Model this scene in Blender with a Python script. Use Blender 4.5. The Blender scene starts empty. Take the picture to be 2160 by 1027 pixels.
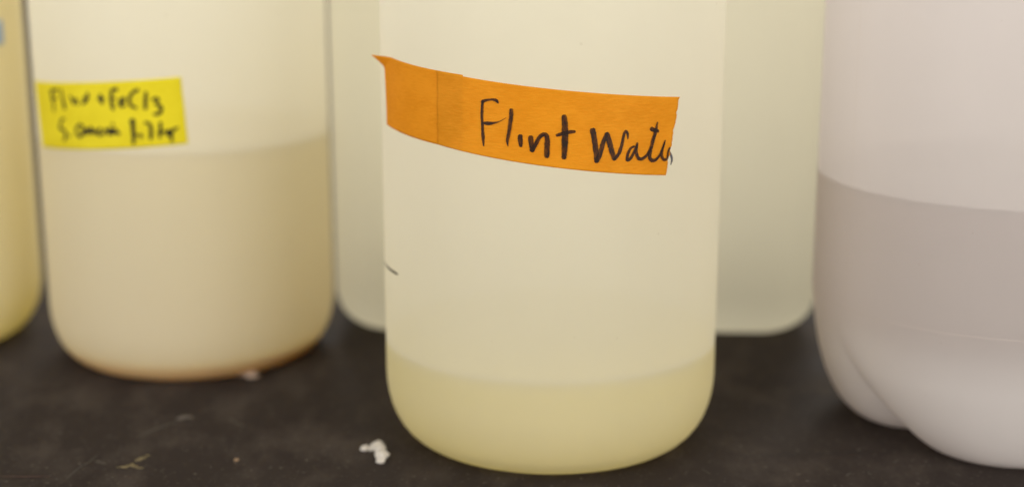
import bpy, bmesh, math, random
from mathutils import Vector, noise

random.seed(7)
S = bpy.context.scene
COL = S.collection

# ------------------------------------------------------------------ camera, world, lamps, exposure
FPX, TH, CH = 3200.0, 0.237, 0.1888          # focal length in photo pixels, pitch down, height above the bench
cam_d = bpy.data.cameras.new('camera')
cam = bpy.data.objects.new('camera', cam_d)
COL.objects.link(cam)
cam.location = (0, 0, CH)
cam.rotation_euler = (math.pi / 2 - TH, 0, 0)
cam_d.sensor_fit = 'HORIZONTAL'
cam_d.sensor_width = 36.0
cam_d.lens = 36.0 * FPX / 2160.0
cam_d.clip_start = 0.01
cam_d.clip_end = 60.0
cam_d.dof.use_dof = True
cam_d.dof.focus_distance = 0.457
cam_d.dof.aperture_fstop = 4.3
S.camera = cam

w = bpy.data.worlds.new('World')
S.world = w
w.use_nodes = True
w.node_tree.nodes['Background'].inputs['Color'].default_value = (1.0, 0.962, 0.895, 1)
w.node_tree.nodes['Background'].inputs['Strength'].default_value = 0.57


def lamp(name, loc, target, sx, sy, power, col):
    d = bpy.data.lights.new(name, 'AREA')
    d.shape = 'RECTANGLE'
    d.size, d.size_y = sx, sy
    d.energy = power
    d.color = col
    o = bpy.data.objects.new(name, d)
    COL.objects.link(o)
    o.location = loc
    o.rotation_euler = (Vector(target) - Vector(loc)).to_track_quat('-Z', 'Y').to_euler()
    return o


lamp('added_back_light', (0.25, 2.5, 1.2), (0.0, 0.6, 0.1), 1.6, 0.7, 34.0, (1.0, 0.962, 0.885))  # unseen light added behind the bottles so the rear jug glows through
lamp('added_fill_light', (-1.9, -1.0, 0.70), (-0.05, 0.55, 0.05), 1.25, 0.9, 27.0, (1.0, 0.962, 0.89))  # added low fill from front left, brightens the lower bottle walls
lamp('added_fill_light', (1.6, -1.4, 0.70), (0.1, 0.55, 0.05), 1.25, 0.9, 35.0, (1.0, 0.962, 0.89))  # second added low fill, front right, for the walls and right-hand edges

S.view_settings.view_transform = 'Standard'
S.view_settings.look = 'None'
S.view_settings.exposure = 0.08
S.view_settings.gamma = 1.0
S.view_settings.use_curve_mapping = False
S.render.engine = 'CYCLES'
S.cycles.use_denoising = True
S.cycles.max_bounces = 16
S.cycles.diffuse_bounces = 8
S.cycles.transmission_bounces = 12
S.cycles.transparent_max_bounces = 16
S.cycles.caustics_reflective = False
S.cycles.caustics_refractive = False
S.cycles.sample_clamp_indirect = 6.0

# ------------------------------------------------------------------ pixel helpers (photo 2160 x 1027)
CT, ST = math.cos(TH), math.sin(TH)


def ray(x, y):
    u, v = (x - 1080.0) / FPX, (513.5 - y) / FPX
    return Vector((u, CT + v * ST, -ST + v * CT))


def on_bench(x, y, z=0.0):
    r = ray(x, y)
    t = (z - CH) / r.z
    return Vector((0, 0, CH)) + r * t


def on_cyl(x, y, c, rad):
    """angle (0 = towards the camera, + = right) and height where a pixel meets an upright cylinder"""
    r = ray(x, y)
    a = r.x ** 2 + r.y ** 2
    b = -2 * (r.x * c[0] + r.y * c[1])
    k = c[0] ** 2 + c[1] ** 2 - rad * rad
    disc = max(0.0, b * b - 4 * a * k)
    t = (-b - math.sqrt(disc)) / (2 * a)
    p = Vector((0, 0, CH)) + r * t
    return math.atan2(p.x - c[0], -(p.y - c[1])), p.z


def cyl_pt(phi, z, rad):
    return Vector((rad * math.sin(phi), -rad * math.cos(phi), z))


# ------------------------------------------------------------------ materials
def new_mat(name):
    m = bpy.data.materials.new(name)
    m.use_nodes = True
    nt = m.node_tree
    nt.nodes.clear()
    out = nt.nodes.new('ShaderNodeOutputMaterial')
    return m, nt, out


def N(nt, kind, **kw):
    n = nt.nodes.new(kind)
    for k, v in kw.items():
        if k in n.inputs:
            n.inputs[k].default_value = v
        else:
            setattr(n, k, v)
    return n


def mixsh(nt, fac, a, b):
    m = nt.nodes.new('ShaderNodeMixShader')
    if isinstance(fac, (int, float)):
        m.inputs[0].default_value = fac
    else:
        nt.links.new(fac, m.inputs[0])
    nt.links.new(a, m.inputs[1])
    nt.links.new(b, m.inputs[2])
    return m.outputs[0]


def noise_node(nt, scale, detail=3.0, stretch=(1, 1, 1), coord='Object', rough=0.55):
    tc = nt.nodes.new('ShaderNodeTexCoord')
    mp = nt.nodes.new('ShaderNodeMapping')
    mp.inputs['Scale'].default_value = stretch
    nt.links.new(tc.outputs[coord], mp.inputs[0])
    n = N(nt, 'ShaderNodeTexNoise', Scale=scale, Detail=detail, Roughness=rough)
    nt.links.new(mp.outputs[0], n.inputs['Vector'])
    return n


def ramp(nt, src, stops):
    r = nt.nodes.new('ShaderNodeValToRGB')
    el = r.color_ramp.elements
    while len(el) < len(stops):
        el.new(0.5)
    for e, (p, c) in zip(el, stops):
        e.position = p
        e.color = c if len(c) == 4 else (*c, 1)
    nt.links.new(src, r.inputs[0])
    return r.outputs[0]


def plastic(name, col, translucent=0.5, clear=0.15, rough=0.42, bump=0.15, spec=0.35, mottle=0.02, foot=None, grime=0.12):
    """thin milky polyethylene wall: part reflects, part lets diffused light through, part is see-through"""
    m, nt, out = new_mat(name)
    n1 = noise_node(nt, 28.0, 3.0, (1, 1, 0.6))
    dark = tuple(c * (1 - mottle) for c in col)
    cr0 = ramp(nt, n1.outputs['Fac'], [(0.3, dark), (0.7, col)])
    ns = noise_node(nt, 330.0, 1.0)                       # sparse grime specks
    sf = ramp(nt, ns.outputs['Fac'], [(0.80, (0, 0, 0)), (0.85, (grime, grime, grime))])
    mxs = N(nt, 'ShaderNodeMix', data_type='RGBA')
    nt.links.new(sf, mxs.inputs['Factor'])
    nt.links.new(cr0, mxs.inputs['A'])
    mxs.inputs['B'].default_value = (0.35, 0.28, 0.22, 1)
    cr = mxs.outputs['Result']
    nb = noise_node(nt, 900.0, 2.0)
    nb2 = noise_node(nt, 45.0, 2.0)
    ad = N(nt, 'ShaderNodeMath', operation='MULTIPLY_ADD')
    ad.inputs[1].default_value = 0.12
    nt.links.new(nb.outputs['Fac'], ad.inputs[0])
    nt.links.new(nb2.outputs['Fac'], ad.inputs[2])
    bp = N(nt, 'ShaderNodeBump', Strength=bump, Distance=0.0006)
    nt.links.new(ad.outputs[0], bp.inputs['Height'])
    p = N(nt, 'ShaderNodeBsdfPrincipled', Roughness=rough)
    p.inputs['Specular IOR Level'].default_value = spec
    nt.links.new(cr, p.inputs['Base Color'])
    nt.links.new(bp.outputs[0], p.inputs['Normal'])
    t = N(nt, 'ShaderNodeBsdfTranslucent')
    nt.links.new(cr, t.inputs['Color'])
    tr = N(nt, 'ShaderNodeBsdfTransparent', Color=(*[min(1, c * 1.05) for c in col], 1))
    fac = translucent
    if foot:                                   # thicker, grained plastic below this height scatters more
        tc = nt.nodes.new('ShaderNodeTexCoord')
        sp = nt.nodes.new('ShaderNodeSeparateXYZ')
        nt.links.new(tc.outputs['Object'], sp.inputs[0])
        mr = N(nt, 'ShaderNodeMapRange')
        for k, v in (('From Min', foot * 0.6), ('From Max', foot), ('To Min', translucent * 0.62), ('To Max', translucent)):
            mr.inputs[k].default_value = v
        nt.links.new(sp.outputs['Z'], mr.inputs['Value'])
        fac = mr.outputs[0]
    a = mixsh(nt, fac, p.outputs[0], t.outputs[0])
    b = mixsh(nt, clear, a, tr.outputs[0])
    nt.links.new(b, out.inputs['Surface'])
    return m


def turbid(name, col, translucent=0.75, clear=0.0, col2=None, z1=0.04):
    """cloudy water seen through the wall: lets most light on, diffused and tinted; col2 = tint of settled matter below z1"""
    m, nt, out = new_mat(name)
    cn = noise_node(nt, 16.0, 3.0, (1, 1, 1.4))
    src = ramp(nt, cn.outputs['Fac'], [(0.3, tuple(c * 0.985 for c in col)), (0.7, col)])
    if col2:
        tc = nt.nodes.new('ShaderNodeTexCoord')
        sp = nt.nodes.new('ShaderNodeSeparateXYZ')
        nt.links.new(tc.outputs['Object'], sp.inputs[0])
        mr = N(nt, 'ShaderNodeMapRange', interpolation_type='SMOOTHSTEP')
        mr.inputs['From Min'].default_value = 0.0
        mr.inputs['From Max'].default_value = z1
        nt.links.new(sp.outputs['Z'], mr.inputs['Value'])
        mx = N(nt, 'ShaderNodeMix', data_type='RGBA')
        nt.links.new(mr.outputs[0], mx.inputs['Factor'])
        mx.inputs['A'].default_value = (*col2, 1)
        nt.links.new(src, mx.inputs['B'])
        src = mx.outputs['Result']
    d = N(nt, 'ShaderNodeBsdfDiffuse')
    t = N(nt, 'ShaderNodeBsdfTranslucent')
    c = N(nt, 'ShaderNodeBsdfTransparent')
    for n in (d, t, c):
        nt.links.new(src, n.inputs['Color'])
    sh = mixsh(nt, translucent, d.outputs[0], t.outputs[0])
    if clear:
        sh = mixsh(nt, clear, sh, c.outputs[0])
    nt.links.new(sh, out.inputs['Surface'])
    return m


def paper_tape(name, col, col2, translucent=0.35):
    m, nt, out = new_mat(name)
    n1 = noise_node(nt, 1.0, 4.0, (330, 1500, 1), 'UV', 0.6)
    n2 = noise_node(nt, 1.0, 2.0, (60, 90, 1), 'UV')
    mx = N(nt, 'ShaderNodeMath', operation='MULTIPLY_ADD')
    mx.inputs[1].default_value = 0.5
    nt.links.new(n2.outputs['Fac'], mx.inputs[0])
    mul = N(nt, 'ShaderNodeMath', operation='MULTIPLY')
    mul.inputs[1].default_value = 0.5
    nt.links.new(n1.outputs['Fac'], mul.inputs[0])
    nt.links.new(mul.outputs[0], mx.inputs[2])
    cr = ramp(nt, mx.outputs[0], [(0.42, col2), (0.58, col)])
    n3 = noise_node(nt, 1.0, 3.0, (420, 2200, 1), 'UV', 0.6)
    bp = N(nt, 'ShaderNodeBump', Strength=0.8, Distance=0.00018)
    nt.links.new(n3.outputs['Fac'], bp.inputs['Height'])
    p = N(nt, 'ShaderNodeBsdfPrincipled', Roughness=0.6)
    p.inputs['Specular IOR Level'].default_value = 0.2
    nt.links.new(cr, p.inputs['Base Color'])
    nt.links.new(bp.outputs[0], p.inputs['Normal'])
    t = N(nt, 'ShaderNodeBsdfTranslucent')
    nt.links.new(cr, t.inputs['Color'])
    nt.links.new(mixsh(nt, translucent, p.outputs[0], t.outputs[0]), out.inputs['Surface'])
    return m


def ink(name, col, thin_lo, thin_hi, scale=(900, 300, 1)):
    """felt-pen ink: uneven cover, drier streaks let the paper show"""
    m, nt, out = new_mat(name)
    n1 = noise_node(nt, 1.0, 4.0, scale, 'UV', 0.65)
    fac = ramp(nt, n1.outputs['Fac'], [(0.38, (thin_lo,) * 3), (0.68, (thin_hi,) * 3)])
    p = N(nt, 'ShaderNodeBsdfPrincipled', Roughness=0.55)
    p.inputs['Specular IOR Level'].default_value = 0.25
    p.inputs['Base Color'].default_value = (*col, 1)
    t = N(nt, 'ShaderNodeBsdfTransparent')
    nt.links.new(mixsh(nt, fac, p.outputs[0], t.outputs[0]), out.inputs['Surface'])
    return m


def plain(name, col, rough=0.6, translucent=0.0, spec=0.3):
    m, nt, out = new_mat(name)
    n1 = noise_node(nt, 700.0, 3.0)
    cr = ramp(nt, n1.outputs['Fac'], [(0.3, tuple(c * 0.78 for c in col)), (0.7, col)])
    p = N(nt, 'ShaderNodeBsdfPrincipled', Roughness=rough)
    p.inputs['Specular IOR Level'].default_value = spec
    nt.links.new(cr, p.inputs['Base Color'])
    sh = p.outputs[0]
    if translucent:
        t = N(nt, 'ShaderNodeBsdfTranslucent')
        nt.links.new(cr, t.inputs['Color'])
        sh = mixsh(nt, translucent, sh, t.outputs[0])
    nt.links.new(sh, out.inputs['Surface'])
    return m


def bench_material():
    m, nt, out = new_mat('black_bench_resin')
    base = noise_node(nt, 9.0, 5.0, (1, 1, 1), rough=0.6)
    c0 = ramp(nt, base.outputs['Fac'], [(0.3, (0.0335, 0.0262, 0.0240)), (0.7, (0.0455, 0.0365, 0.0325))])
    # worn, slightly dusty haze in patches
    pt = noise_node(nt, 42.0, 6.0, (1, 0.55, 1), rough=0.68)
    pf = ramp(nt, pt.outputs['Fac'], [(0.47, (0, 0, 0)), (0.72, (0.75, 0.75, 0.75))])
    mx = N(nt, 'ShaderNodeMix', data_type='RGBA')
    nt.links.new(pf, mx.inputs['Factor'])
    nt.links.new(c0, mx.inputs['A'])
    mx.inputs['B'].default_value = (0.092, 0.075, 0.064, 1)
    # fine pale grit
    gr = noise_node(nt, 520.0, 2.0, rough=0.5)
    gf = ramp(nt, gr.outputs['Fac'], [(0.63, (0, 0, 0)), (0.78, (0.5, 0.5, 0.5))])
    m2 = N(nt, 'ShaderNodeMix', data_type='RGBA')
    nt.links.new(gf, m2.inputs['Factor'])
    nt.links.new(mx.outputs['Result'], m2.inputs['A'])
    m2.inputs['B'].default_value = (0.20, 0.17, 0.145, 1)
    p = N(nt, 'ShaderNodeBsdfPrincipled')
    p.inputs['Specular IOR Level'].default_value = 0.02
    nt.links.new(m2.outputs['Result'], p.inputs['Base Color'])
    nt.links.new(ramp(nt, pt.outputs['Fac'], [(0.3, (0.5, 0.5, 0.5)), (0.8, (0.72, 0.72, 0.72))]), p.inputs['Roughness'])
    bn = noise_node(nt, 260.0, 4.0)
    bp = N(nt, 'ShaderNodeBump', Strength=0.25, Distance=0.0004)
    nt.links.new(bn.outputs['Fac'], bp.inputs['Height'])
    nt.links.new(bp.outputs[0], p.inputs['Normal'])
    nt.links.new(p.outputs[0], out.inputs['Surface'])
    return m


M0 = plastic('frosted_seam', (0.95, 0.89, 0.84), 0.55, 0.18, 0.38, 0.0, 0.4)
M = dict(
    bench=bench_material(),
    wall=plastic('milky_polyethylene', (0.982, 0.962, 0.875), 0.76, 0.08),
    wall_warm=plastic('milky_polyethylene_aged', (0.982, 0.960, 0.875), 0.76, 0.08),
    wall_back=plastic('milky_polyethylene_greenish', (0.995, 0.966, 0.85), 0.80, 0.04),
    wall_jug=plastic('frosted_polyethylene', (0.89, 0.850, 0.838), 0.68, 0.06, 0.36, 0.5, 0.4, foot=0.047, grime=0.3),
    liquid_yellow=turbid('cloudy_yellow_water', (0.925, 0.86, 0.51), 0.75, 0.0, (0.92, 0.83, 0.38), 0.03),
    liquid_beige=turbid('cloudy_beige_water', (0.895, 0.848, 0.70), 0.78, 0.0, (0.86, 0.66, 0.22), 0.016),
    liquid_olive=turbid('cloudy_olive_water', (0.91, 0.84, 0.585), 0.72, 0.0, (0.89, 0.78, 0.20), 0.035),
    rust=turbid('rust_sediment', (0.92, 0.68, 0.13), 0.6),
    water=turbid('still_water', (0.745, 0.695, 0.675), 0.78, 0.1),
    cap=plain('white_cap_plastic', (0.80, 0.78, 0.74), 0.4),
    orange=paper_tape('orange_paper_tape', (0.92, 0.455, 0.022), (0.86, 0.395, 0.013), 0.45),
    yellow=paper_tape('yellow_paper_tape', (0.92, 0.83, 0.035), (0.87, 0.77, 0.025), 0.36),
    blue=paper_tape('blue_paper_tape', (0.45, 0.60, 0.85), (0.40, 0.55, 0.80), 0.32),
    ink=ink('brown_black_ink', (0.022, 0.010, 0.005), 0.0, 0.34),
    ink_soft=ink('dark_marker_ink', (0.012, 0.010, 0.006), 0.0, 0.15),
    ink_blue=ink('blue_black_ink', (0.035, 0.035, 0.075), 0.05, 0.35),
    seam=M0,
    crumb=plain('white_crumb', (0.85, 0.80, 0.74), 0.8, 0.2),
    pink=plain('pale_pink_crumb', (0.62, 0.47, 0.38), 0.8, 0.2),
    straw=plain('straw_crumb', (0.21, 0.165, 0.085), 0.8),
    tan=plain('tan_speck', (0.34, 0.23, 0.14), 0.8),
    scratch=plain('pale_scratch', (0.105, 0.090, 0.076), 0.8),
    scratch_red=plain('reddish_scratch', (0.085, 0.045, 0.036), 0.8),
    groove=plain('dark_scratch', (0.016, 0.013, 0.012), 0.7),
    dust=plain('pale_dust', (0.13, 0.108, 0.09), 0.9),
    ink_black=ink('black_ink', (0.012, 0.010, 0.010), 0.0, 0.08),
)


# ------------------------------------------------------------------ object helpers
def link_mesh(name, verts, faces, mat, parent=None, smooth=True, uvs=None):
    me = bpy.data.meshes.new(name)
    me.from_pydata([tuple(v) for v in verts], [], faces)
    me.update()
    if uvs:
        uv = me.uv_layers.new(name='UVMap')
        for lp in me.loops:
            uv.data[lp.index].uv = uvs[lp.vertex_index]
    for p in me.polygons:
        p.use_smooth = smooth
    me.materials.append(mat)
    o = bpy.data.objects.new(name, me)
    COL.objects.link(o)
    if parent:
        o.parent = parent
    return o


def thing(name, label, cat, loc, group=None):
    o = bpy.data.objects.new(name, None)
    o.empty_display_size = 0.02
    COL.objects.link(o)
    o.location = loc
    o['label'] = label
    o['category'] = cat
    if group:
        o['group'] = group
    return o


def tag(o, label, cat, group=None):
    o['label'] = label
    o['category'] = cat
    if group:
        o['group'] = group
    return o


def lathe(name, prof, mat, parent, n=144):
    """prof: (r, z) list from the bottom centre; a first/last r of 0 closes the end"""
    verts, faces, rings = [], [], []
    for r, z in prof:
        if r < 1e-7:
            rings.append([len(verts)])
            verts.append((0, 0, z))
        else:
            rings.append(list(range(len(verts), len(verts) + n)))
            verts += [(r * math.sin(2 * math.pi * i / n), -r * math.cos(2 * math.pi * i / n), z) for i in range(n)]
    for a, b in zip(rings, rings[1:]):
        for i in range(n):
            j = (i + 1) % n
            if len(a) == 1:
                faces.append((a[0], b[j], b[i]))
            elif len(b) == 1:
                faces.append((a[i], a[j], b[0]))
            else:
                faces.append((a[i], a[j], b[j], b[i]))
    return link_mesh(name, verts, faces, mat, parent)


def fillet(r, w, h, k=10):
    """ellipse quarter from (r-w, 0) up to (r, h)"""
    return [(r - w + w * math.sin(t), h - h * math.cos(t)) for t in [math.pi / 2 * i / k for i in range(k + 1)]]


R = 0.057                      # the round bottles
FW, FH = 0.0142, 0.023          # width and height of the rounded bottom edge


def bottle_profile(r=R, fw=FW, fh=FH, body=0.185):
    p = [(0.0, 0.003), (r - fw - 0.012, 0.0025), (r - fw - 0.004, 0.0004)]
    p += fillet(r, fw, fh)
    zz = fh
    while zz < body - 0.004:
        zz += 0.008
        p.append((r, min(zz, body)))
    for i in range(1, 11):
        t = math.pi / 2 * i / 10
        p.append((r - (r - 0.026) * (1 - math.cos(t)), body + 0.034 * math.sin(t)))
    p += [(0.0255, body + 0.040), (0.025, body + 0.058), (0.0235, body + 0.058), (0.0, body + 0.058)]
    return p


def liquid_profile(level, r=R - 0.0018, fw=FW - 0.0014, fh=FH - 0.0008):
    z0 = 0.0038
    p = [(0.0, z0), (r - fw - 0.010, z0)]
    for a, b in fillet(r, fw, fh):
        if b + 0.001 > z0 and b + 0.001 < level - 0.002:
            p.append((a, b + 0.001))
    zz = fh + 0.001
    while zz + 0.008 < level - 0.001:
        zz += 0.008
        p.append((r, zz))
    p += [(r, level), (r - 0.0012, level - 0.0008), (r - 0.004, level - 0.0013), (0.0, level - 0.0013)]
    return p


def round_bottle(loc, label, wall, liquid, level, group):
    t = thing('plastic_bottle', label, 'bottle', loc, group)
    lathe('bottle_body', bottle_profile(), wall, t)
    lathe('liquid', liquid_profile(level), liquid, t)
    z = 0.185 + 0.044
    cp = [(0.0, z + 0.024), (0.028, z + 0.024), (0.0295, z + 0.022), (0.0295, z), (0.0262, z)]
    lathe('cap', cp[::-1], M['cap'], t, 64)
    return t


def strip(name, parent, rad, mat, top, bot, n=60, m=10, left=None, right=None, peel=None, thick=0.00012):
    """a strip of paper tape on the bottle: top / bot = ((phi0, z0), (phi1, z1)); straight in the unrolled plane;
    left/right = functions of v giving a jitter of the end (radians)"""
    verts, uvs, faces = [], [], []
    for j in range(m + 1):
        v = j / m
        for i in range(n + 1):
            u = i / n
            p0 = bot[0][0] * (1 - v) + top[0][0] * v + (left(v) if left else 0)
            p1 = bot[1][0] * (1 - v) + top[1][0] * v + (right(v) if right else 0)
            ph = p0 * (1 - u) + p1 * u
            zb = bot[0][1] + (bot[1][1] - bot[0][1]) * (ph - bot[0][0]) / (bot[1][0] - bot[0][0])
            zt = top[0][1] + (top[1][1] - top[0][1]) * (ph - top[0][0]) / (top[1][0] - top[0][0])
            z = zb * (1 - v) + zt * v
            rr = rad
            if peel:
                dr, dz, dp = peel((ph - p0) * rad, (1 - v) * (zt - zb))
                rr, z, ph = rr + dr, z + dz, ph + dp
            verts.append(cyl_pt(ph, z, rr))
            uvs.append((ph * rad, z))
    for j in range(m):
        for i in range(n):
            a = j * (n + 1) + i
            faces.append((a, a + 1, a + n + 2, a + n + 1))
    o = link_mesh(name, verts, faces, mat, parent, True, uvs)
    md = o.modifiers.new('thickness', 'SOLIDIFY')
    md.thickness = thick
    md.offset = -1
    return o


def smooth_line(pts, steps=7):
    """Catmull-Rom through (x, y, width) points"""
    out = []
    n = len(pts)
    for i in range(n - 1):
        p0, p1, p2, p3 = pts[max(i - 1, 0)], pts[i], pts[i + 1], pts[min(i + 2, n - 1)]
        for s in range(steps):
            t = s / steps
            out.append(tuple(0.5 * (2 * b + (c - a) * t + (2 * a - 5 * b + 4 * c - d) * t * t + (3 * b - a - 3 * c + d) * t ** 3)
                             for a, b, c, d in zip(p0, p1, p2, p3)))
    out.append(pts[-1])
    return out


def writing(name, parent, centre, rad, mat, strokes, off, sc, rough_edge=0.06, bold=1.0):
    """pen strokes laid on the bottle wall; points are (x, y, width) in an enlarged crop of the photo"""
    verts, faces, uvs = [], [], []
    rnd = random.Random(len(strokes) * 13 + 5)
    for si, st in enumerate(strokes):
        lift = rad + 0.00004 * (si % 4)
        line = [(off[0] + x / sc, off[1] + y / sc, max(0.3, wd / sc)) for x, y, wd in smooth_line(st)]
        cp = []
        for x, y, wd in line:
            ph, z = on_cyl(x, y, centre, rad)
            cp.append((ph * rad, z, wd * bold * 0.000142 * (math.hypot(*centre) / 0.5067)))
        # round the ends
        a, b = cp[0], cp[1]
        k = math.hypot(a[0] - b[0], a[1] - b[1]) or 1e-6
        cp.insert(0, (a[0] - (b[0] - a[0]) / k * a[2] * 0.32, a[1] - (b[1] - a[1]) / k * a[2] * 0.32, a[2] * 0.55))
        a, b = cp[-1], cp[-2]
        k = math.hypot(a[0] - b[0], a[1] - b[1]) or 1e-6
        cp.append((a[0] - (b[0] - a[0]) / k * a[2] * 0.32, a[1] - (b[1] - a[1]) / k * a[2] * 0.32, a[2] * 0.55))
        base = len(verts)
        ln = 0.0
        for i, (s, z, wd) in enumerate(cp):
            q0, q1 = cp[max(i - 1, 0)], cp[min(i + 1, len(cp) - 1)]
            dx, dz = q1[0] - q0[0], q1[1] - q0[1]
            l = math.hypot(dx, dz) or 1e-6
            nx, nz = -dz / l, dx / l
            if i:
                ln += math.hypot(s - cp[i - 1][0], z - cp[i - 1][1])
            for k in (-1, 0, 1):
                h = wd * 0.5 * k * (1 + rnd.uniform(-rough_edge, rough_edge))
                ss, zz = s + nx * h, z + nz * h
                verts.append(cyl_pt(ss / rad, zz, lift))
                uvs.append((0.3 * si + h, ln))
        for i in range(len(cp) - 1):
            for k in (0, 1):
                a = base + i * 3 + k
                faces.append((a, a + 1, a + 4, a + 3))
    return link_mesh(name, verts, faces, mat, parent, True, uvs)


# ------------------------------------------------------------------ the bench
def bench():
    x0, x1, y0, y1, t = -1.6, 1.6, 0.12, 2.9, 0.03
    v = [(x0, y0, -t), (x1, y0, -t), (x1, y1, -t), (x0, y1, -t), (x0, y0, 0), (x1, y0, 0), (x1, y1, 0), (x0, y1, 0)]
    f = [(3, 2, 1, 0), (4, 5, 6, 7), (0, 1, 5, 4), (1, 2, 6, 5), (2, 3, 7, 6), (3, 0, 4, 7)]
    o = link_mesh('countertop', v, f, M['bench'], None, False)
    o['kind'] = 'structure'
    return o


counter = bench()

# ------------------------------------------------------------------ the round bottles
GB = 'round milky plastic bottles'
CC = (0.0133, 0.5066)
CL = (-0.1306, 0.6013)
CF = (-0.2588, 0.6215)

centre = round_bottle((CC[0], CC[1], 0), 'milky plastic bottle with orange tape label and a little cloudy yellow water, front and centre',
                      M['wall'], M['liquid_yellow'], 0.0357, GB)
left = round_bottle((CL[0], CL[1], 0), 'milky plastic bottle with yellow tape label, over half full of beige water',
                    M['wall_warm'], M['liquid_beige'], 0.0915, GB)
far = round_bottle((CF[0], CF[1], 0), 'yellowish plastic bottle cut off by the left edge, behind the yellow-labelled bottle',
                   M['wall_warm'], M['liquid_olive'], 0.166, GB)

# rust-coloured matter settled in the left bottle
rp = [(0.0, 0.0034), (R - FW - 0.006, 0.0012)] + [(a - 0.0004, b + 0.0004) for a, b in fillet(R, FW, FH, 40) if b < 0.0075] + [(R - FW + 0.004, 0.0050), (0.0, 0.0050)]
sed = lathe('sediment', rp, M['rust'], left, 96)
sed['label'] = 'rust brown sediment along the bottom edge'

# orange tape, two overlapping strips
jr = random.Random(3)
jit = [jr.uniform(-1, 1) for _ in range(64)]


def torn(v):
    k = v * 26
    i = int(k)
    f = k - i
    return 0.005 * ((jit[i] * (1 - f) + jit[i + 1] * f)) + 0.006 * jit[20 + int(v * 9)] * 0.4


def torn_left(v):
    k = v * 30
    i = int(k)
    f = k - i
    return 0.0035 * (jit[30 + i] * (1 - f) + jit[31 + i] * f)


d2 = math.radians


def ztop(deg):
    return 0.12725 - 0.000094 * deg - 0.00000011 * deg * deg


def curl(s, dz):
    w_ = max(0.0, 1.0 - s / 0.0062 - dz / 0.0042)
    e = max(0.0, 1.0 - s / 0.006) * max(0.0, 1 - dz / 0.018) ** 1.5
    return 0.0036 * w_ ** 1.2 + 0.0006 * e, -0.0003 * w_ ** 1.5, -0.03 * w_


t1 = strip('label_tape', centre, R + 0.00025, M['orange'],
           ((d2(-70.5), 0.13345), (d2(-29.5), 0.1307)), ((d2(-70.5), 0.1108), (d2(-29.5), 0.1078)), 70, 30, None, None, curl)
t1['label'] = 'short orange tape strip with a curled corner'
t2 = strip('label_tape', centre, R + 0.00045, M['orange'],
           ((d2(-39.3), 0.1313), (d2(41.6), 0.12305)), ((d2(-39.3), 0.1086), (d2(36.6), 0.0992)), 90, 52, torn_left, torn)
t2['label'] = 'orange tape strip reading Flint Water with a torn right end'

FL = [
    [(178, 150, 20), (172, 230, 28), (171, 330, 26), (177, 430, 28), (182, 520, 30), (187, 598, 10)],
    [(170, 168, 28), (200, 152, 26), (260, 142, 18), (310, 150, 28), (330, 176, 14)],
    [(192, 372, 22), (230, 376, 34), (290, 371, 20), (345, 357, 9), (410, 320, 3)],
    [(460, 240, 32), (460, 290, 37), (450, 370, 34), (438, 460, 32), (422, 540, 26), (428, 600, 6)],
    [(549, 498, 40), (548, 545, 44), (553, 600, 28)],
    [(650, 512, 46), (655, 570, 44), (668, 645, 40)],
    [(672, 640, 30), (700, 580, 34), (740, 510, 36), (788, 484, 36), (812, 515, 42), (813, 600, 48), (808, 700, 46)],
    [(980, 306, 44), (987, 400, 52), (988, 500, 54), (985, 620, 52), (978, 715, 42)],
    [(908, 494, 26), (960, 479, 33), (1030, 463, 33), (1084, 457, 24)],
    [(1260, 440, 50), (1275, 510, 50), (1290, 620, 48), (1300, 750, 42)],
    [(1300, 750, 40), (1332, 680, 44), (1366, 560, 40), (1400, 480, 36)],
    [(1400, 478, 44), (1425, 560, 48), (1450, 650, 46), (1474, 728, 36)],
    [(1475, 730, 30), (1520, 670, 34), (1550, 580, 30), (1570, 485, 26), (1590, 450, 20), (1607, 485, 24), (1608, 530, 8)],
    [(1670, 602, 20), (1635, 622, 24), (1607, 680, 28), (1602, 732, 30), (1632, 722, 28), (1668, 660, 28), (1694, 600, 26), (1700, 570, 22)],
    [(1696, 590, 26), (1690, 660, 30), (1710, 717, 32), (1750, 724, 30), (1800, 680, 28), (1836, 610, 24)],
    [(1898, 365, 14), (1880, 450, 34), (1850, 560, 36), (1826, 660, 36), (1823, 716, 36), (1852, 742, 34), (1892, 724, 28), (1928, 676, 22)],
    [(1838, 428, 38), (1872, 445, 36), (1908, 453, 28)],
    [(1930, 672, 24), (1956, 606, 24), (1974, 545, 16)],
    [(1968, 565, 20), (1946, 640, 28), (1941, 698, 30), (1965, 733, 28), (1994, 720, 24), (2000, 682, 24), (2008, 642, 22), (2022, 614, 18)],
]
h1 = writing('handwriting', t2, CC, R + 0.00060, M['ink'], FL, (980, 180), 4.667, 0.09, 1.14)
h1['label'] = 'handwritten words Flint Water in dark marker'
h2 = writing('ink_mark', centre, CC, R + 0.00012, M['ink_blue'], [[(2014, 652, 24), (2034, 695, 30), (2041, 735, 30), (2030, 782, 12)]], (980, 180), 4.667)
h2['label'] = 'blue-black pen stroke running off the tape end'
h3 = writing('ink_mark', centre, CC, R + 0.00012, M['ink_black'], [[(103, 172, 9), (122, 206, 16), (150, 235, 20), (180, 255, 21), (203, 270, 13)]], (780, 500), 3.425)
h3['label'] = 'short black pen tick at the left side'

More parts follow.
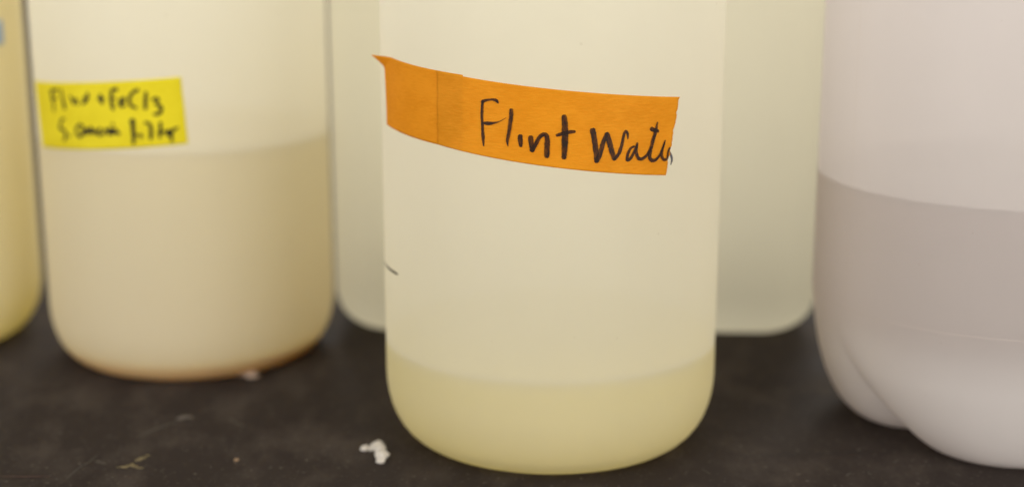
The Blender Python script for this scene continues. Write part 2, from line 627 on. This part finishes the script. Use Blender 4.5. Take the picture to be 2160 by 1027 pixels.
# yellow tape on the left bottle
y1 = strip('label_tape', left, R + 0.00025, M['yellow'],
           ((d2(-62.5), 0.11345), (d2(11.4), 0.1188)), ((d2(-57.5), 0.0889), (d2(12.8), 0.0944)), 70, 24, None, lambda v: 0.004 * jit[int(v * 20)] * 0.3)
y1['label'] = 'yellow tape strip with two lines of handwriting'
YT = [
    [(268, 240, 30), (283, 330, 34), (300, 400, 30), (303, 480, 22)], [(262, 245, 22), (310, 232, 26), (352, 230, 22)], [(290, 335, 22), (335, 322, 20)],
    [(392, 230, 22), (412, 330, 26), (432, 420, 36), (440, 455, 26)],
    [(505, 300, 22), (525, 350, 26), (540, 395, 26)], [(540, 395, 26), (552, 350, 22), (575, 345, 24), (592, 400, 30)],
    [(712, 265, 22), (705, 330, 28), (680, 370, 34), (650, 392, 22)], [(660, 330, 20), (725, 312, 20)],
    [(862, 285, 22), (872, 340, 40), (888, 392, 26)], [(838, 335, 22), (905, 330, 22)],
    [(1000, 250, 26), (992, 330, 28), (1005, 400, 32), (1018, 465, 24)], [(1000, 240, 24), (1050, 218, 30), (1066, 240, 18)], [(1003, 335, 18), (1045, 330, 16)],
    [(1095, 395, 24), (1150, 360, 22), (1150, 325, 20), (1108, 350, 22), (1100, 405, 30), (1132, 425, 24), (1165, 412, 18)],
    [(1318, 232, 30), (1270, 250, 26), (1222, 310, 26), (1215, 370, 26), (1245, 425, 26), (1298, 442, 22)],
    [(1415, 262, 26), (1408, 360, 28), (1408, 455, 28)],
    [(1492, 345, 24), (1545, 330, 26), (1560, 362, 24), (1535, 402, 20), (1590, 430, 32), (1592, 490, 30), (1550, 520, 30), (1508, 518, 20)],
    [(400, 580, 26), (385, 640, 26), (380, 690, 30), (425, 715, 30), (450, 770, 32), (430, 835, 26)], [(395, 585, 18), (440, 578, 14)],
    [(492, 770, 26), (496, 786, 24)],
    [(618, 640, 24), (578, 690, 26), (580, 750, 26), (615, 790, 30), (655, 745, 28), (652, 670, 26), (612, 642, 24)],
    [(672, 760, 28), (700, 700, 26), (715, 750, 30), (752, 690, 34), (768, 752, 32)],
    [(800, 700, 20), (806, 758, 24)], [(868, 690, 24), (838, 730, 24), (850, 768, 26), (890, 755, 24)],
    [(905, 765, 22), (925, 700, 20), (945, 720, 18)],
    [(965, 765, 30), (985, 695, 34), (1008, 755, 32), (1040, 705, 32), (1062, 742, 30), (1092, 752, 30)], [(1008, 628, 18), (1022, 650, 18)],
    [(1252, 598, 52), (1254, 640, 40), (1262, 740, 34), (1268, 820, 32), (1262, 875, 22)], [(1262, 790, 24), (1305, 765, 22)],
    [(1345, 770, 34), (1362, 795, 28)],
    [(1402, 622, 22), (1458, 640, 28), (1476, 720, 30), (1472, 815, 28)],
    [(1590, 620, 24), (1588, 710, 28), (1582, 800, 24)], [(1562, 748, 24), (1640, 728, 24)],
    [(1665, 762, 26), (1700, 738, 30), (1690, 712, 22), (1668, 752, 26), (1712, 782, 28)],
    [(1715, 735, 28), (1722, 800, 26), (1728, 850, 18)], [(1718, 745, 28), (1748, 705, 26), (1800, 682, 18)],
]
h4 = writing('handwriting', y1, CL, R + 0.00042, M['ink_soft'], YT, (60, 150), 5.706, 0.06, 1.45)
h4['label'] = 'two handwritten lines reading Flint + FeCl3 and 5.0 micron filter'

# blue label of which only a sliver shows at the picture's edge
b_top = on_cyl(3, 42, CF, R)
b_bot = on_cyl(3, 94, CF, R)
b1 = strip('label_tape', far, R + 0.00025, M['blue'],
           ((b_top[0] - 1.2, b_top[1] - 0.001), (b_top[0], b_top[1])), ((b_top[0] - 1.2, b_bot[1] - 0.001), (b_top[0], b_bot[1])), 40, 8)
b1['label'] = 'pale blue tape at the picture edge'


# ------------------------------------------------------------------ the wide rectangular jug behind
def rounded_rect(hx, hy, r, k=10, m=8):
    pts = []
    for cx, cy, a0 in ((hx - r, -hy + r, -90), (hx - r, hy - r, 0), (-hx + r, hy - r, 90), (-hx + r, -hy + r, 180)):
        for i in range(k + 1):
            a = math.radians(a0 + 90 * i / k)
            pts.append((cx + r * math.cos(a), cy + r * math.sin(a)))
    return pts


def loft(name, rings, mat, parent, caps=True):
    n = len(rings[0])
    verts = [p for r in rings for p in r]
    faces = []
    for k in range(len(rings) - 1):
        for i in range(n):
            j = (i + 1) % n
            faces.append((k * n + i, k * n + j, (k + 1) * n + j, (k + 1) * n + i))
    if caps:
        faces.append(tuple(range(n))[::-1])
        faces.append(tuple((len(rings) - 1) * n + i for i in range(n)))
    return link_mesh(name, verts, faces, mat, parent)


def rect_rings(hx, hy, cr, fw, fh, top, inset=0.0, z0=0.0, shoulder=True, taper=0.0):
    rings = []
    hx, hy = hx - inset, hy - inset
    for t in [math.pi / 2 * i / 10 for i in range(11)]:
        d = fw * (1 - math.sin(t))
        z = z0 + fh * (1 - math.cos(t))
        rings.append([(x, y, z) for x, y in rounded_rect(hx - d, hy - d, max(cr - d * 0.7, 0.004))])
    z = z0 + fh
    while z < top - 1e-6:
        z = min(z + 0.02, top)
        q = taper * (z / top)
        rings.append([(x, y, z) for x, y in rounded_rect(hx + q, hy + q, cr)])
    if shoulder:
        for t in [math.pi / 2 * i / 8 for i in range(1, 9)]:
            s = math.cos(t)
            rings.append([(x, y, top + 0.035 * math.sin(t)) for x, y in rounded_rect(0.022 + (hx - 0.022) * s, 0.022 + (hy - 0.022) * s, 0.021 + (cr - 0.021) * s)])
        rings.append([(x, y, top + 0.06) for x, y in rounded_rect(0.022, 0.022, 0.0215)])
    return rings


JW, JD = 0.1030, 0.062
rear = thing('plastic_jug', 'wide milky plastic jug with rounded corners standing behind the orange-labelled bottle', 'jug', (0.0283, 0.6075 + JD, 0))
rear.rotation_euler.z = math.radians(-1.6)
loft('jug_body', rect_rings(JW, JD, 0.022, 0.017, 0.019, 0.20), M['wall_back'], rear)
cp = [(0.0246, 0.236), (0.0280, 0.236), (0.0280, 0.264), (0.0265, 0.266), (0.0, 0.266)]
lathe('cap', cp, M['cap'], rear, 64)

# ------------------------------------------------------------------ the frosted water jug on the right
RJ = 0.0652
CJ = (0.1728, 0.5190)
HB = 0.047                       # height at which the lobed foot begins
LOBES = [-10, -100, 80, 170]


def foot_inset(deg):
    best = 1e9
    for c in LOBES:
        d = abs((deg - c + 180) % 360 - 180) / 45.0
        best = min(best, (0.0130 + 0.019 * d ** 2 + 0.018 * d ** 6) if c == LOBES[0] else (0.0205 + 0.012 * d ** 2 + 0.018 * d ** 6))
    return best


def jug_r(deg, z, rad):
    if z < HB:
        q = 1 - z / HB
        s = math.sqrt(max(0.0, 1 - q * q))
        r = rad - foot_inset(deg + 24.0 * z / HB) * (1 - s) - 0.0006 * min(1.0, q * 6)
    else:
        r = rad
    return r


def jug_mesh(name, rad, mat, parent, levels, n=360, dome=True, z0=0.0):
    rings = []
    for z in levels:
        rings.append([(jug_r(360.0 * i / n, z, rad) * math.sin(2 * math.pi * i / n), -jug_r(360.0 * i / n, z, rad) * math.cos(2 * math.pi * i / n), z + z0) for i in range(n)])
    if dome:
        zt = levels[-1]
        for t in [math.pi / 2 * i / 12 for i in range(1, 13)]:
            rr = 0.021 + (rad - 0.021) * math.cos(t)
            rings.append([(rr * math.sin(2 * math.pi * i / n), -rr * math.cos(2 * math.pi * i / n), zt + 0.05 * math.sin(t)) for i in range(n)])
        rings.append([(0.0205 * math.sin(2 * math.pi * i / n), -0.0205 * math.cos(2 * math.pi * i / n), zt + 0.068) for i in range(n)])
    return loft(name, rings, mat, parent)


jug = thing('water_jug', 'frosted clear plastic jug half full of water at the right edge, with lobed foot', 'jug', (CJ[0], CJ[1], 0))
lv = [HB * (1 - math.cos(math.pi / 2 * i / 26)) for i in range(27)] + [HB + 0.006 * i for i in range(1, 20)]
jb = jug_mesh('jug_body', RJ, M['wall_jug'], jug, lv)
lw = [HB * (1 - math.cos(math.pi / 2 * i / 26)) for i in range(27)] + [HB + 0.0053 * i for i in range(1, 9)]
WL = 0.0893
lw[-1] = WL - 0.001
jug_mesh('liquid', RJ - 0.0008, M['water'], jug, lw, 360, False, 0.001)


def hoop(name, z, rad, wdt, mat, parent, n=240, a0=-180, a1=180):
    """thin raised line round the jug wall"""
    verts, faces = [], []
    for i in range(n + 1):
        a = math.radians(a0 + (a1 - a0) * i / n)
        for dr, dz in ((-0.00004, -wdt), (0.000012, 0), (-0.00004, wdt)):
            verts.append(cyl_pt(a, z + dz, rad + dr))
    for i in range(n):
        for k in (0, 1):
            a = i * 3 + k
            faces.append((a, a + 3, a + 4, a + 1))
    return link_mesh(name, verts, faces, mat, parent)


s1 = hoop('mould_seam', HB + 0.0004, RJ, 0.00016, M['seam'], jug)
s1['label'] = 'fine raised seam around the lower wall'
# upright mould line
a_ = on_cyl(1808, 150, CJ, RJ)[0]
vv, ff = [], []
for i in range(41):
    z = HB + 0.002 + (0.158 - HB) * i / 40
    for k, dr in ((-1, -0.00005), (0, 0.00003), (1, -0.00005)):
        vv.append(cyl_pt(a_ + k * 0.0022, z, RJ + dr))
for i in range(40):
    for k in (0, 1):
        q = i * 3 + k
        ff.append((q, q + 1, q + 4, q + 3))
link_mesh('mould_line', vv, ff, M['seam'], jug)
lathe('cap', [(0.0212, 0.212), (0.0240, 0.212), (0.0240, 0.236), (0.0225, 0.238), (0.0, 0.238)], M['cap'], jug, 64)


# ------------------------------------------------------------------ crumbs, specks, scratches, dust
def lump(name, mat, blobs, seed, sub=3, parent=None):
    """one crumpled bit made of fused lumps: blobs = (x, y, z, rx, ry, rz)"""
    bm = bmesh.new()
    org = Vector(blobs[0][:3])
    for b in blobs:
        r = bmesh.ops.create_icosphere(bm, subdivisions=sub, radius=1.0)
        for v in r['verts']:
            d = v.co.copy()
            k = 1 + 0.38 * noise.noise(d * 1.7 + Vector((seed, b[0] * 900, b[1] * 900))) + 0.30 * noise.noise(d * 4.5 + Vector((0, seed, b[0] * 500)))
            v.co = Vector((b[0] + d.x * b[3] * k, b[1] + d.y * b[4] * k, max(0.0001, b[2] + d.z * b[5] * k))) - Vector((org.x, org.y, 0))
    me = bpy.data.meshes.new(name)
    bm.to_mesh(me)
    bm.free()
    for p in me.polygons:
        p.use_smooth = False
    me.materials.append(mat)
    o = bpy.data.objects.new(name, me)
    COL.objects.link(o)
    o.location = (org.x, org.y, 0)
    return o


def blob(x, y, wpx, hpx, tall=1.0):
    p = on_bench(x, y)
    s = 0.000142 * (p.y / 0.45)
    return (p.x, p.y, wpx * s * 0.35 * tall, wpx * s * 0.62, hpx * s * 1.3, wpx * s * 0.5 * tall)


tag(lump('paper_crumb', M['crumb'], [blob(806, 965, 24, 15, .8), blob(800, 950, 22, 14, .8), blob(795, 943, 20, 12, .8), blob(783, 948, 13, 7, .7), blob(769, 948, 14, 10, .8), blob(803, 975, 16, 8, .8)], 3.1),
    'crumpled white paper crumb on the bench left of the orange-labelled bottle', 'crumb')
tag(lump('plastic_crumb', M['pink'], [blob(530, 796, 26, 8, .6), blob(510, 791, 24, 6, .6), blob(541, 793, 12, 6, .6)], 5.2, 2),
    'small pale pinkish crumb against the foot of the yellow-labelled bottle', 'crumb')
tag(lump('straw_crumb', M['straw'], [blob(300, 967, 15, 3, .3), blob(292, 971, 14, 3, .3), blob(311, 961, 9, 2.5, .25), blob(279, 980, 9, 4, .35), blob(272, 983, 13, 3, .3), blob(262, 986, 15, 3, .3), blob(250, 985, 8, 2, .2), blob(295, 987, 14, 2, .2), blob(284, 984, 12, 3, .3)], 8.4, 2),
    'straw-coloured broken flake on the bench at lower left', 'crumb')
tag(lump('tan_speck', M['tan'], [blob(499, 971, 10, 6, .6)], 9.4, 2), 'single round tan speck below the yellow-labelled bottle', 'speck')
tag(lump('dust_ball', M['dust'], [blob(393, 881, 26, 5, .25), blob(380, 884, 18, 4, .25)], 2.2, 2), 'blurred grey fluff on the bench in front of the yellow-labelled bottle', 'fluff')


def scratch(pts, wpx, mat, label=None):
    P = [on_bench(x, y) for x, y, _ in smooth_line([(a, b, 0) for a, b in pts], 6)]
    verts, faces = [], []
    for i, p in enumerate(P):
        d = (P[min(i + 1, len(P) - 1)] - P[max(i - 1, 0)]).normalized()
        nrm = Vector((-d.y, d.x, 0))
        hw = wpx * 0.000142 * 0.5 * (0.35 + 0.65 * math.sin(math.pi * (0.08 + 0.84 * i / (len(P) - 1)))) * random.uniform(0.6, 1.2)
        for k in (-1, 1):
            q = p + nrm * hw * k
            verts.append((q.x, q.y, 0.00012 + 0.00003 * (len(pts) % 3)))
    for i in range(len(P) - 1):
        faces.append((i * 2, i * 2 + 1, i * 2 + 3, i * 2 + 2))
    return link_mesh('scratch', verts, faces, mat, counter, False)


scratch([(140, 1010), (165, 988), (190, 972), (205, 960)], 4, M['scratch'])
scratch([(200, 972), (212, 975), (224, 978)], 7, M['scratch'])
scratch([(290, 922), (320, 908), (350, 897), (375, 890)], 7, M['scratch'])
scratch([(0, 1004), (50, 1005), (105, 1004)], 7, M['scratch_red'])
scratch([(1560, 961), (1700, 957), (1850, 953), (1960, 951)], 3, M['groove'])
scratch([(480, 880), (500, 892), (518, 899)], 4, M['scratch'])
scratch([(1785, 1003), (1795, 997)], 4, M['scratch'])
scratch([(1838, 1001), (1830, 996)], 4, M['scratch'])
scratch([(1808, 950), (1816, 946)], 5, M['scratch'])
scratch([(1885, 975), (1895, 970)], 3, M['scratch'])
scratch([(1480, 990), (1500, 1000)], 3, M['scratch'])

# loose dust lying on the bench
verts, faces = [], []
rd = random.Random(21)
for i in range(420):
    x = rd.uniform(0, 2160)
    y = 690 + 337 * rd.random() ** 0.55
    if rd.random() < 0.5:
        x = rd.gauss(200, 240)
        y = rd.gauss(960, 50)
    p = on_bench(x, min(max(y, 640), 1060))
    s = abs(rd.gauss(0, 1)) * 0.00016 + 0.00007
    h = s * 0.5
    k = rd.randint(4, 6)
    b = len(verts)
    a0 = rd.uniform(0, 6)
    el = rd.uniform(0.5, 1.0)
    for j in range(k):
        a = a0 + 2 * math.pi * j / k
        verts.append((p.x + s * math.cos(a) * rd.uniform(.7, 1.3), p.y + s * el * math.sin(a) * rd.uniform(.7, 1.3), 0.0001))
    verts.append((p.x, p.y, 0.0001 + h))
    for j in range(k):
        faces.append((b + j, b + (j + 1) % k, b + k))
dust = link_mesh('dust', verts, faces, M['dust'], None, False)
dust['kind'] = 'stuff'
dust['label'] = 'pale dust scattered over the dark bench top'
dust['category'] = 'dust'
